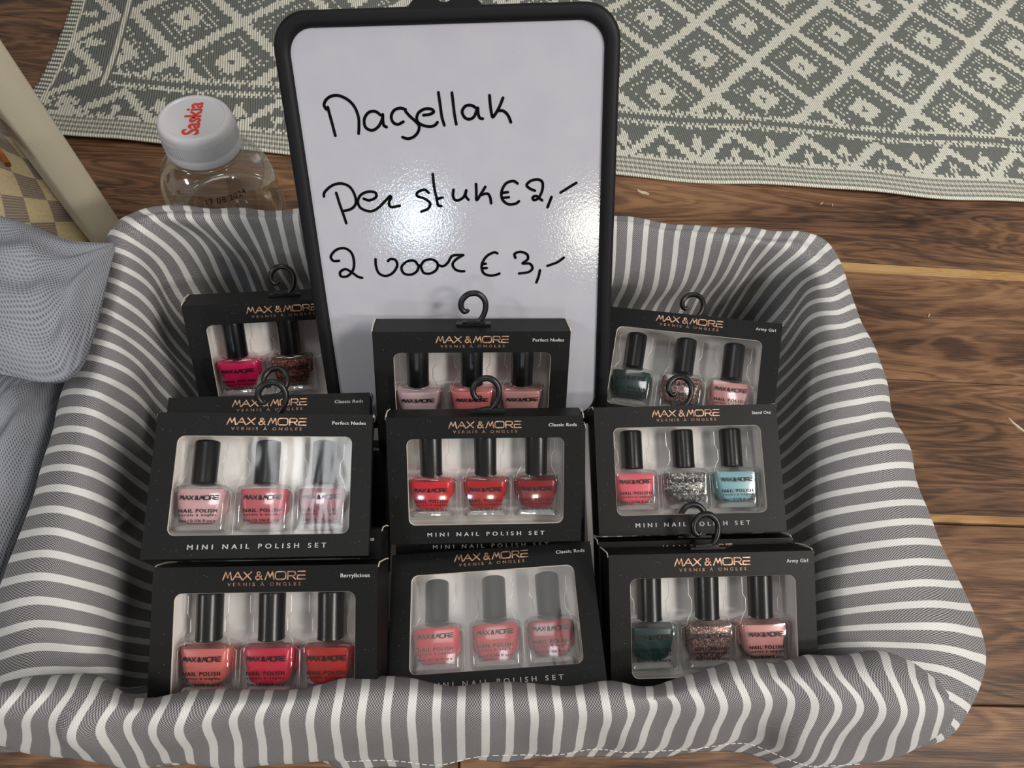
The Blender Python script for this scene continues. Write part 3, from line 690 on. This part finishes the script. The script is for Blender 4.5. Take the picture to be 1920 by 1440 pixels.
BX = {
'L1' : [[[0.984, -0.0566, 0.1689], [0.1703, 0.5777, -0.7983], [-0.0524, 0.8143, 0.5781]], [-0.1055, 0.2123, 0.17], 0.105, 0.68, 0.021],
'L2' : [[[0.9968, -0.0792, 0.0146], [0.0804, 0.9705, -0.2275], [0.0039, 0.2279, 0.9737]], [-0.1027, 0.1435, 0.1826], 0.1036, 0.68, 0.0135],
'L3' : [[[0.995, -0.0547, 0.0835], [0.0721, 0.9723, -0.2224], [-0.069, 0.2274, 0.9714]], [-0.09, 0.1149, 0.2243], 0.0941, 0.68, 0.016],
'L4' : [[[0.9921, -0.0588, -0.1106], [0.0122, 0.924, -0.3822], [0.1247, 0.3778, 0.9174]], [-0.0843, 0.0508, 0.1972], 0.0998, 0.68, 0.02],
'Lb' : [[[0.9958, -0.0573, -0.0715], [0.0254, 0.9225, -0.3852], [0.088, 0.3817, 0.9201]], [-0.0952, 0.1282, 0.1545], 0.1055, 0.68, 0.0137],
'Lb2' : [[[0.9894, -0.0674, -0.1286], [0.0137, 0.9252, -0.3793], [0.1445, 0.3735, 0.9163]], [-0.0866, 0.0707, 0.1817], 0.1018, 0.68, 0.0132],
'C1' : [[[0.998, -0.041, 0.0477], [0.0626, 0.5821, -0.8107], [0.0055, 0.8121, 0.5835]], [0.0011, 0.176, 0.2059], 0.099, 0.68, 0.0198],
'C2' : [[[0.9982, -0.0592, -0.0054], [0.0386, 0.7152, -0.6978], [0.0452, 0.6964, 0.7163]], [0.0093, 0.1267, 0.2081], 0.0932, 0.68, 0.0168],
'C2b' : [[[0.9983, -0.0575, 0.0101], [0.0525, 0.8083, -0.5865], [0.0256, 0.586, 0.8099]], [0.0128, 0.1309, 0.183], 0.0982, 0.68, 0.0128],
'C3' : [[[0.9903, -0.061, -0.1246], [0.069, 0.9958, 0.0607], [0.1204, -0.0687, 0.9903]], [0.0161, 0.0697, 0.1785], 0.1, 0.68, 0.02],
'R1' : [[[0.9544, 0.1473, -0.2595], [-0.2143, 0.9435, -0.2527], [0.2076, 0.2968, 0.9321]], [0.122, 0.2084, 0.1851], 0.1033, 0.68, 0.0207],
'R2' : [[[0.9978, -0.0606, -0.0263], [0.0475, 0.9349, -0.3517], [0.0459, 0.3497, 0.9358]], [0.1147, 0.1427, 0.1958], 0.0967, 0.68, 0.0193],
'R2b' : [[[0.9984, -0.0561, 0.0053], [0.0521, 0.8833, -0.4659], [0.0215, 0.4655, 0.8848]], [0.1197, 0.0788, 0.1682], 0.1003, 0.68, 0.013],
'R3' : [[[0.9985, -0.0544, -0.0052], [0.0464, 0.8937, -0.4463], [0.0289, 0.4454, 0.8949]], [0.1204, 0.0668, 0.1865], 0.0997, 0.68, 0.0199]}
_c2 = np.array(BX['C2'][0]); _t = math.radians(-3.2); BX['C2'][0] = (_c2 @ np.array([[1, 0, 0], [0, math.cos(_t), -math.sin(_t)], [0, math.sin(_t), math.cos(_t)]])).tolist()
polish_set('L1', BX['L1'], 'Berrylicious', 'black carton at the back left, partly behind the sign, pink and bronze bottles showing', True,
    [('hot_pink', 'hot pink'), ('bronze_glitter', 'bronze glitter'), None], 'the back left carton')
polish_set('L2', BX['L2'], 'Classic Reds', 'black carton of which only the top strip shows, behind the glaring left carton')
polish_set('L3', BX['L3'], 'Perfect Nudes', 'black carton of three nude polishes in the left column, light glare on its window', True,
    [('pale_pink', 'pale pink'), ('rose', 'rose'), ('mauve', 'mauve')], 'the left column carton with window glare', .5)
polish_set('L4', BX['L4'], 'Berrylicious', 'black carton at the front left, coral, raspberry and brick red bottles', False,
    [('coral_pink', 'coral pink'), ('raspberry', 'raspberry'), ('brick_red', 'brick red')], 'the front left carton')
polish_set('Lb', BX['Lb'], 'Perfect Nudes', 'almost hidden black carton, right edge showing between left and centre columns', False)
polish_set('Lb2', BX['Lb2'], 'Perfect Nudes', 'almost hidden black carton, corner showing just behind the front left carton', False)
polish_set('C1', BX['C1'], 'Perfect Nudes', 'black carton standing directly against the white sign, three pink nude bottles', True,
    [('milky_pink', 'milky pink'), ('salmon', 'salmon pink'), ('beige_rose', 'beige rose')], 'the carton against the sign')
polish_set('C2b', BX['C2b'], 'Classic Reds', 'black carton with only its bottom lettering showing between two centre red sets', False)
polish_set('C2', BX['C2'], 'Classic Reds', 'black carton of three red polishes in the middle of the centre column, with hook', True,
    [('scarlet', 'scarlet'), ('red', 'deep red'), ('dark_red', 'dark crimson')], 'the middle centre carton')
polish_set('C3', BX['C3'], 'Classic Reds', 'tilted black carton at the front centre, hazy window over three red polishes', False,
    [('scarlet', 'scarlet'), ('muted_red', 'muted red'), ('wine_red', 'wine red')], 'the tilted front centre carton')
polish_set('R1', BX['R1'], 'Army Girl', 'slanting black carton at the back right beside the sign, green glitter and pink', True,
    [('dark_green', 'dark green'), ('mauve_glitter', 'mauve glitter'), ('nude_pink', 'nude pink')], 'the slanting back right carton')
polish_set('R2', BX['R2'], 'Stand Out', 'black carton in the middle of the right column, coral, silver glitter and pale blue', True,
    [('bright_coral', 'bright coral'), ('silver_glitter', 'silver glitter'), ('pale_blue', 'pale blue')], 'the middle right carton')
polish_set('R2b', BX['R2b'], 'Army Girl', 'black carton showing only its top edge and hook behind the front right carton', True)
polish_set('R3', BX['R3'], 'Army Girl', 'black carton at the front right, dark green, mauve glitter and nude pink bottles', True,
    [('dark_green', 'dark green'), ('mauve_glitter', 'mauve glitter'), ('nude_pink', 'nude pink')], 'the front right carton')

# ------------------------------------------------------------------ whiteboard price sign
BR = np.array([[0.9944, -0.0935, -0.0486], [0.0129, 0.5663, -0.8241], [0.1045, 0.8189, 0.5643]]); BC = np.array([-0.0098, 0.2378, 0.2498])
BW, BH = .1575, .1575 * 1.35
sign = link('whiteboard_sign', None, None, 'white board with black frame and handwritten prices standing in the basket', 'sign')
sign.matrix_world = Matrix([list(BR[i]) + [BC[i]] for i in range(3)] + [[0, 0, 0, 1]])
def rr(w, h, r, n=10):
    P = []
    for cx, cy, a in ((w/2 - r, h/2 - r, 0), (-w/2 + r, h/2 - r, 90), (-w/2 + r, -h/2 + r, 180), (w/2 - r, -h/2 + r, 270)): P += arc(cx, cy, r, r, a, a + 90, n)
    return P
fw = .0072; prof = [(0, -.0075), (0, -.0012), (.0006, .0002), (.0018, .0010), (.0045, .0010), (.0062, .0002), (fw, -.0012), (fw, -.0075)]
v = []; n = 44
for d, z in prof:
    v += [(x, y, z) for x, y in rr(BW - 2 * d, BH - 2 * d, .0165 - d * .72)]
f = [(i * n + k, i * n + (k + 1) % n, (i + 1) * n + (k + 1) % n, (i + 1) * n + k) for i in range(len(prof) - 1) for k in range(n)]
f += [((len(prof) - 1) * n + k, (len(prof) - 1) * n + (k + 1) % n, (k + 1) % n, k) for k in range(n)]
fm_ = mesh('frame', v, f, FRAMEM); sharp_edges(fm_, 50); link('frame', fm_, sign)
P = rr(BW - 2 * fw + .001, BH - 2 * fw + .001, .0115); m = MB(); m.add([(x, y, -.0016) for x, y in P], [tuple(range(n))]); m.add([(x, y, -.006) for x, y in P], [tuple(range(n))[::-1]])
bm_ = m.me('writing_surface', BOARDM); link('writing_surface', bm_, sign)
# hanging tab with a hole in the middle of the top edge
m = MB(); cx, cy = .0005, BH / 2 + .0058; N2 = 40
inner = [(cx + .0045 * math.cos(2 * math.pi * k / N2), cy + .0045 * math.sin(2 * math.pi * k / N2)) for k in range(N2)]
side = catmull([(.024, BH / 2 - .0012), (.0185, BH / 2 - .0004), (.0150, BH / 2 + .0012), (.0125, BH / 2 + .0040)], 4)
prof_o = [tuple(q) for q in side] + arc(0, .0058 + BH / 2, .0122, .0105, -4, 184, 18)[1:-1] + [(-q[0], q[1]) for q in side[::-1]] 
prof_o = [(cx + a, b) for a, b in prof_o]; base_ = [(cx - .024 + .048 * k / 8, BH / 2 - .004) for k in range(9)]
loop_ = prof_o + base_; angs = [math.atan2(b - cy, a - cx) for a, b in loop_]; outer = []
for k in range(N2):
    th = 2 * math.pi * k / N2; th = th if th <= math.pi else th - 2 * math.pi
    q = min(range(len(loop_)), key=lambda q: abs(math.atan2(math.sin(angs[q] - th), math.cos(angs[q] - th)))); outer.append(loop_[q])
for z in (.0006, -.006):
    pts = [(x, y, z) for x, y in inner] + [(x, y, z) for x, y in outer]; q = [(i, N2 + i, N2 + (i + 1) % N2, (i + 1) % N2) for i in range(N2)]
    m.add(pts, q if z > 0 else [t[::-1] for t in q])
m.add([(x, y, z) for z in (.0006, -.006) for x, y in outer], [(i, N2 + i, N2 + (i + 1) % N2, (i + 1) % N2) for i in range(N2)])
m.add([(x, y, z) for z in (.0006, -.006) for x, y in inner], [(i, (i + 1) % N2, N2 + (i + 1) % N2, N2 + i) for i in range(N2)])
link('hanging_tab', m.me('hanging_tab', FRAMEM), sign)
# handwriting: marker strokes laid out on the board (s, ox, oy give the tracing frame of each line)
def bl(px, py):
    d = R @ np.array([px - 960, -(py - 720), -F]); nn = BR[:, 2]; o = BC - nn * .0016
    p = C0 + d * (((o - C0) @ nn) / (d @ nn)); q = BR.T @ (p - BC); return q[0], q[1]
L1s = (4.923, 590, 160); L2s = (3.692, 590, 310); L3s = (3.692, 590, 440)
strokes = [
 (L1s, [(108, 222), (88, 180), (110, 130), (160, 98), (230, 96), (310, 135), (370, 200), (405, 290), (410, 370), (407, 445)]), (L1s, [(122, 200), (140, 270), (165, 360), (192, 465)]),
 (L1s, [(612, 275), (560, 240), (500, 250), (460, 310), (470, 385), (530, 415), (590, 380), (625, 310), (630, 268), (632, 330), (640, 370), (665, 385)]),
 (L1s, [(840, 222), (790, 210), (735, 230), (708, 285), (725, 340), (770, 360), (820, 335)]), (L1s, [(840, 240), (880, 285), (930, 330), (965, 375), (955, 430), (915, 475), (860, 492), (812, 478)]),
 (L1s, [(1005, 275), (1060, 268), (1100, 245), (1075, 218), (1010, 220), (955, 260), (945, 320), (985, 362), (1060, 380), (1110, 368), (1135, 340)]), (L1s, [(1143, 65), (1160, 180), (1175, 290), (1198, 368)]), (L1s, [(1268, 68), (1280, 170), (1292, 270), (1308, 358)]),
 (L1s, [(1500, 215), (1450, 185), (1395, 190), (1362, 240), (1385, 295), (1430, 312), (1475, 285), (1505, 208), (1510, 260), (1525, 300), (1552, 308)]), (L1s, [(1615, 92), (1622, 180), (1635, 265), (1650, 290), (1700, 210), (1740, 115)]), (L1s, [(1690, 235), (1740, 235), (1785, 275), (1812, 340)]),
 (L2s, [(65, 215), (70, 185), (120, 140), (185, 125), (245, 150), (280, 210), (285, 265), (255, 300), (205, 315)]), (L2s, [(150, 190), (175, 270), (200, 340), (220, 400)]),
 (L2s, [(340, 230), (380, 242), (425, 220), (420, 188), (370, 182), (320, 205), (300, 250), (320, 295), (385, 318), (440, 295), (490, 245), (520, 215), (530, 222), (515, 260), (530, 288), (590, 280)]),
 (L2s, [(790, 190), (760, 168), (715, 185), (710, 212), (760, 230), (800, 262), (785, 300), (738, 320)]), (L2s, [(818, 60), (828, 150), (845, 230), (855, 275), (878, 282)]), (L2s, [(850, 232), (886, 222)]),
 (L2s, [(962, 168), (958, 205), (970, 238), (1000, 240), (1035, 215), (1050, 172), (1045, 210), (1065, 238)]), (L2s, [(1118, 128), (1120, 185), (1122, 240), (1150, 200), (1182, 148)]), (L2s, [(1150, 205), (1195, 195), (1215, 220), (1222, 262)]),
 (L2s, [(1405, 125), (1375, 108), (1325, 125), (1295, 180), (1300, 235), (1340, 268), (1390, 265), (1415, 248)]), (L2s, [(1300, 190), (1338, 185)]), (L2s, [(1300, 225), (1345, 220)]),
 (L2s, [(1525, 175), (1490, 160), (1468, 135), (1500, 105), (1550, 98), (1578, 120), (1575, 175), (1550, 225), (1520, 240), (1510, 222), (1535, 212), (1575, 242)]), (L2s, [(1640, 218), (1628, 250), (1612, 290)]), (L2s, [(1703, 188), (1760, 152), (1812, 120)]),
 (L3s, [(170, 180), (130, 180), (113, 150), (145, 108), (200, 92), (250, 118), (272, 175), (268, 240), (230, 285), (185, 288), (178, 258), (215, 238), (260, 262), (300, 290), (330, 298)]),
 (L3s, [(422, 168), (425, 215), (445, 265), (490, 285), (540, 265), (572, 215), (560, 175), (525, 168), (508, 182)]), (L3s, [(720, 215), (690, 180), (640, 185), (602, 225), (620, 268), (670, 275), (710, 250), (722, 210)]),
 (L3s, [(735, 215), (760, 180), (810, 170), (850, 195), (845, 240), (800, 268), (755, 262), (735, 220)]), (L3s, [(855, 208), (890, 218), (925, 190), (955, 145), (1030, 140)]), (L3s, [(1030, 140), (980, 170), (955, 205), (975, 240), (1010, 252), (1036, 252)]),
 (L3s, [(1265, 128), (1240, 122), (1190, 150), (1158, 205), (1165, 258), (1200, 280), (1245, 280), (1280, 268)]), (L3s, [(1160, 205), (1185, 200)]), (L3s, [(1165, 232), (1192, 230)]),
 (L3s, [(1390, 160), (1385, 132), (1425, 118), (1470, 135), (1475, 170), (1440, 198), (1490, 200), (1508, 232), (1480, 258), (1415, 268)]), (L3s, [(1560, 245), (1550, 290), (1535, 330)]), (L3s, [(1612, 215), (1680, 190), (1725, 158)])]
hw_ = MB()
for (s, ox, oy), P in strokes:
    Q = [bl(ox + x / s, oy + y / s) for x, y in P]; Q = catmull(np.array(Q), 6)
    hw_.ribbon(Q, .00135 if s > 4 else .00132, -.00135)
link('handwriting', hw_.me('handwriting', MARKER), sign, 'black marker handwriting')

# ------------------------------------------------------------------ clear water bottle behind the basket
cap_p = at(364, 223, .213); bx, by_ = cap_p[0], cap_p[1]
bot = link('water_bottle', None, None, 'clear plastic water bottle with white screw cap behind the basket', 'bottle'); bot.location = (bx, by_, .0005)
zc = .213
m = MB(); body = [(.001, .004), (.022, .003), (.028, 0), (.035, .001), (.0385, .008), (.0385, .035), (.037, .040), (.0385, .046), (.0385, .126), (.0398, .131), (.0398, .136), (.0388, .141), (.0382, .155), (.0368, .166), (.0332, .1745), (.028, .181), (.0238, .1845), (.0215, .186), (.0208, .1875), (.0240, .1885), (.0240, .1905), (.0207, .192), (.020, .203)]
pr = catmull(body, 3); m.lathe([tuple(p) for p in pr], 64); o = link('bottle_body', m.me('bottle_body', PET, True), bot)
m = MB(); m.lathe([(.0365, .036), (.0375, .040), (.0365, .044)], 64); m.lathe([(.030, .0015), (.0335, .004), (.036, .008)], 64); link('base_rim', m.me('base_rim', PET, True), bot)
m = MB(); m.lathe([(.001, .1335), (.030, .1335), (.0378, .1345), (.0384, .136)], 64); link('water', m.me('water', PET, True), bot)
m = MB(); cz = .179
prof = [(.001, .0005 + zc), (.0185, .0005 + zc), (.0192, zc + .0012), (.0205, zc + .0012), (.0222, zc - .0002), (.0229, zc - .0025), (.0232, zc - .005), (.0235, zc - .0135), (.0237, zc - .0143), (.0232, zc - .015), (.0238, zc - .0158), (.0238, zc - .0205), (.022, zc - .0215)]
m.lathe(prof, 96); cp = m.me('screw_cap', CAPWHITE); sharp_edges(cp, 45); link('screw_cap', cp, bot)
m = MB()
for k in range(90):
    a = 2 * math.pi * k / 90; c, s = math.cos(a), math.sin(a); m.tube([(.0231 * c, .0231 * s, zc - .0045), (.0236 * c, .0236 * s, zc - .0133)], .00042, 4)
gr = link('cap_ridges', m.me('cap_ridges', CAPWHITE), bot); gr['kind'] = 'stuff'
m = MB(); put_text(m, 'Saskia', 0, 0, .0300, .0098, 0, .98, .022); v = np.array(m.v); ang = math.radians(97); ca, sa = math.cos(ang), math.sin(ang)
vx, vy = v[:, 0] * ca - v[:, 1] * sa, v[:, 0] * sa + v[:, 1] * ca; m.v = [(a - .0005, b - .001, zc + .0008) for a, b in zip(vx, vy)]
link('cap_lettering', m.me('cap_lettering', REDINK), bot, 'red printed lettering')
m = MB()
for body_, zz_, a0, hgt in (('17 08 2024', .173, -84, .0042), ('10:47', .165, -84, .0042)):
    co, fs, w = text_mesh(body_, 1.1, 1., .0); vs = []
    for x, y, _ in co:
        an = math.radians(a0) + (x * hgt / .7 * 1.1) / .0402; z = zz_ + y * hgt / .7; rr_ = np.interp(z, [p[1] for p in body[7:15]], [p[0] for p in body[7:15]]) + .0004; vs.append((rr_ * math.cos(an), rr_ * math.sin(an), z))
    m.add(vs, fs)
link('date_print', m.me('date_print', BLACKINK), bot, 'small black dotted date code')

# ------------------------------------------------------------------ cream metal post (leg of a stand)
fb = at(264, 532, 0); 
def closest_up(px, py, P):
    """height on the pixel ray nearest above P"""
    d = R @ np.array([px - 960, -(py - 720), -F]); t = (P[:2] @ d[:2]) / (d[:2] @ d[:2]); return C0 + d * t
tp = closest_up(-66, 60, fb); ax = tp - fb; ax /= np.linalg.norm(ax)
post = link('metal_post', None, None, 'cream square metal leg of a stand rising at the left', 'stand leg')
m = MB(); e = ax; s_ = np.cross([0, 1, 0], e); s_ /= np.linalg.norm(s_); t_ = np.cross(e, s_)
ang = math.radians(-38); A_ = math.cos(ang) * s_ + math.sin(ang) * t_; B_ = -math.sin(ang) * s_ + math.cos(ang) * t_
w2 = .0122; L_ = .62; c = .0018; sec = [(w2, -w2 + c), (w2, w2 - c), (w2 - c, w2), (-w2 + c, w2), (-w2, w2 - c), (-w2, -w2 + c), (-w2 + c, -w2), (w2 - c, -w2)]
v = [fb + A_ * a + B_ * b + e * t for t in (.002, L_) for a, b in sec]; f = [(k, (k + 1) % 8, 8 + (k + 1) % 8, 8 + k) for k in range(8)] + [tuple(range(8))[::-1], tuple(range(8, 16))]
m.add(v, f); pm = m.me('post_tube', POSTM); sharp_edges(pm, 50); link('post_tube', pm, post)
m = MB(); v = [fb + A_ * a * 1.05 + B_ * b * 1.05 + e * t for t in (0., .012) for a, b in sec]; m.add(v, f); link('foot_cap', m.me('foot_cap', plain('grey_plastic_foot', (120, 118, 112), .6)), post)

m = MB(); m.box(-1.35, -.335, .16, 1.15, .60, .622); link('shelf_board', m.me('shelf_board', POSTM), post)  # unseen board added overhead to shade the floor at the left
# ------------------------------------------------------------------ grey woven throw at the left
def pillow(name, top, bot_, z0, thick, parent, uvs=1.0, nu=70, nv=44, seed=1, skew=0.):
    T_ = catmull(np.array(top, float), 12); B_2 = catmull(np.array(bot_, float), 12)
    def res(P, n):
        d = np.concatenate([[0], np.cumsum(np.linalg.norm(np.diff(P, axis=0), axis=1))]); t = np.linspace(0, d[-1], n); return np.stack([np.interp(t, d, P[:, i]) for i in range(P.shape[1])], 1)
    T_, B_2 = res(T_, nu), res(B_2, nu); r = np.random.default_rng(seed); V_ = []; U_ = []
    for side in (1, -1):
        for i in range(nu):
            for j in range(nv):
                b = j / (nv - 1); a = i / (nu - 1); px = T_[i] * (1 - b) + B_2[i] * b
                prof_ = (max(0, 4 * b * (1 - b))) ** .55 * min(1., float(np.hypot(*(T_[i] - B_2[i]))) / 260 )
                wr = .0022 * (math.sin(14 * a + 9 * b + seed) + math.sin(23 * b - 8 * a + 2 * seed) + .8 * math.sin(31 * a * b + seed)) * prof_
                z = z0 + skew * (b - .5) + side * thick * prof_ * .5 + (wr if side > 0 else 0)
                q = at(px[0], px[1], z0 + skew * (b - .5)); q[2] = z
                V_.append(q); U_.append((a * uvs, b * uvs * .7))
    f = []
    for s in (0, 1):
        o_ = s * nu * nv
        for i in range(nu - 1):
            for j in range(nv - 1):
                q = (o_ + i * nv + j, o_ + i * nv + j + 1, o_ + (i + 1) * nv + j + 1, o_ + (i + 1) * nv + j); f.append(q if s == 0 else q[::-1])
    return link(name, mesh(name, V_, f, KNIT, U_, True), parent)
throw = link('throw_blanket', None, None, 'grey loosely woven throw bunched at the left edge beside the basket', 'blanket')
pillow('upper_fold', [(-230, 372), (-90, 388), (0, 408), (60, 426), (120, 450), (165, 456), (212, 456)], [(-230, 690), (-90, 702), (0, 702), (80, 716), (132, 702), (170, 630), (216, 466)], .205, .040, throw, 1.0, seed=2)
pillow('lower_fold', [(-230, 640), (-80, 650), (20, 655), (100, 660), (150, 668), (172, 680)], [(-260, 1330), (-140, 1290), (-30, 1200), (30, 1060), (80, 930), (150, 740)], .125, .06, throw, 1.3, seed=5)

pillow('bunched_bulk', [(-230, 690), (-110, 700), (0, 720), (60, 760), (95, 800)], [(-240, 1240), (-150, 1200), (-80, 1120), (-30, 1000), (20, 880)], .055, .105, throw, 1.2, seed=7)
pillow('middle_fold', [(-230, 480), (-90, 490), (0, 500), (60, 520), (110, 560)], [(-230, 800), (-90, 800), (0, 780), (60, 740), (100, 690)], .145, .09, throw, 1.0, seed=9)

# ------------------------------------------------------------------ beige checked handbag behind the throw
bag = link('handbag', None, None, 'beige and brown checked handbag with tan leather trim, behind the grey throw', 'handbag')
def bagpanel():
    tl, tr_ = at(-170, 90, .19), at(8, 268, .165); br_, bl_ = at(178, 520, .03), at(-140, 640, .03)
    nn = 18; V_ = []; U_ = []; nrm = np.cross(tr_ - tl, bl_ - tl); nrm /= np.linalg.norm(nrm); nrm = nrm if nrm[2] > 0 else -nrm
    for side in (1, -1):
        for i in range(nn + 1):
            for j in range(nn + 1):
                a, b = i / nn, j / nn; p = tl * (1 - a) * (1 - b) + tr_ * a * (1 - b) + br_ * a * b + bl_ * (1 - a) * b
                bl2 = min(1, 8 * a * (1 - a) + .02) ** .5
                p = p + nrm * (side * .022 * bl2 - .022) + np.array([.010, .006, 0]) * math.sin(3.14 * b) * a
                V_.append(p); U_.append((a * 6.5 + b * .8, b * 7.0))
    f = []
    for s in (0, 1):
        o_ = s * (nn + 1) ** 2
        for i in range(nn):
            for j in range(nn):
                q = (o_ + i * (nn + 1) + j, o_ + i * (nn + 1) + j + 1, o_ + (i + 1) * (nn + 1) + j + 1, o_ + (i + 1) * (nn + 1) + j); f.append(q if s == 0 else q[::-1])
    k = (nn + 1)
    rim = [i * k for i in range(k)] + [nn * k + j for j in range(1, k)] + [i * k + nn for i in range(nn - 1, -1, -1)] + [j for j in range(nn - 1, 0, -1)]
    for q in range(len(rim)): a, b = rim[q], rim[(q + 1) % len(rim)]; f.append((a, b, b + k * k, a + k * k))
    link('bag_body', mesh('bag_body', V_, f, BAGM, U_, True), bag)
    t = at(2, 285, .183); m_ = MB(); ux = tr_ - tl; ux /= np.linalg.norm(ux); uy = br_ - tr_; uy /= np.linalg.norm(uy)
    P_ = [(-.04, -.011), (.001, -.011), (.0065, -.004), (.0065, .003), (.001, .011), (-.04, .011)]
    vv = [t + ux * a + uy * b + nrm * z for z in (0, .004) for a, b in P_]; m_.add(vv, [tuple(range(6))[::-1], tuple(range(6, 12))] + [(i, (i + 1) % 6, 6 + (i + 1) % 6, 6 + i) for i in range(6)])
    link('leather_tab', m_.me('leather_tab', LEATHER), bag, 'tan leather tab')
bagpanel()

# ------------------------------------------------------------------ bits of debris on the floor
def chip(px, py, L, wd, ang, label, name='wood_splinter'):
    p = at(px, py, 0); m = MB(); n = 5
    v = []; 
    for i in range(n):
        t = i / (n - 1) - .5; w = wd * (1 - 1.2 * abs(t)) / 2 + .0002
        for a, b in ((-w, .0002), (w, .0002), (w * .6, .0009), (-w * .5, .0010)): v.append((t * L, a + .0008 * math.sin(5 * t), b))
    f = [(i * 4 + k, i * 4 + (k + 1) % 4, i * 4 + 4 + (k + 1) % 4, i * 4 + 4 + k) for i in range(n - 1) for k in range(4)] + [(3, 2, 1, 0), (16, 17, 18, 19)]
    m.add(v, f); o = link(name, m.me(name, SPLINTER), None, label, 'debris'); o.location = p; o.rotation_euler = (0, 0, ang)
chip(1206, 361, .013, .0042, -.5, 'pale splinter on the floor just below the rug, right of the sign')
chip(1908, 800, .020, .0022, -1.0, 'thin twig on the floor at the far right edge')
chip(1540, 382, .004, .0012, .3, 'small pale crumb on the floor below the rug')
chip(1560, 385, .003, .0010, 1.0, 'tiny crumb beside the small pale crumb below the rug')
chip(1741, 592, .003, .0012, .4, 'tiny white crumb on the floor right of the basket')
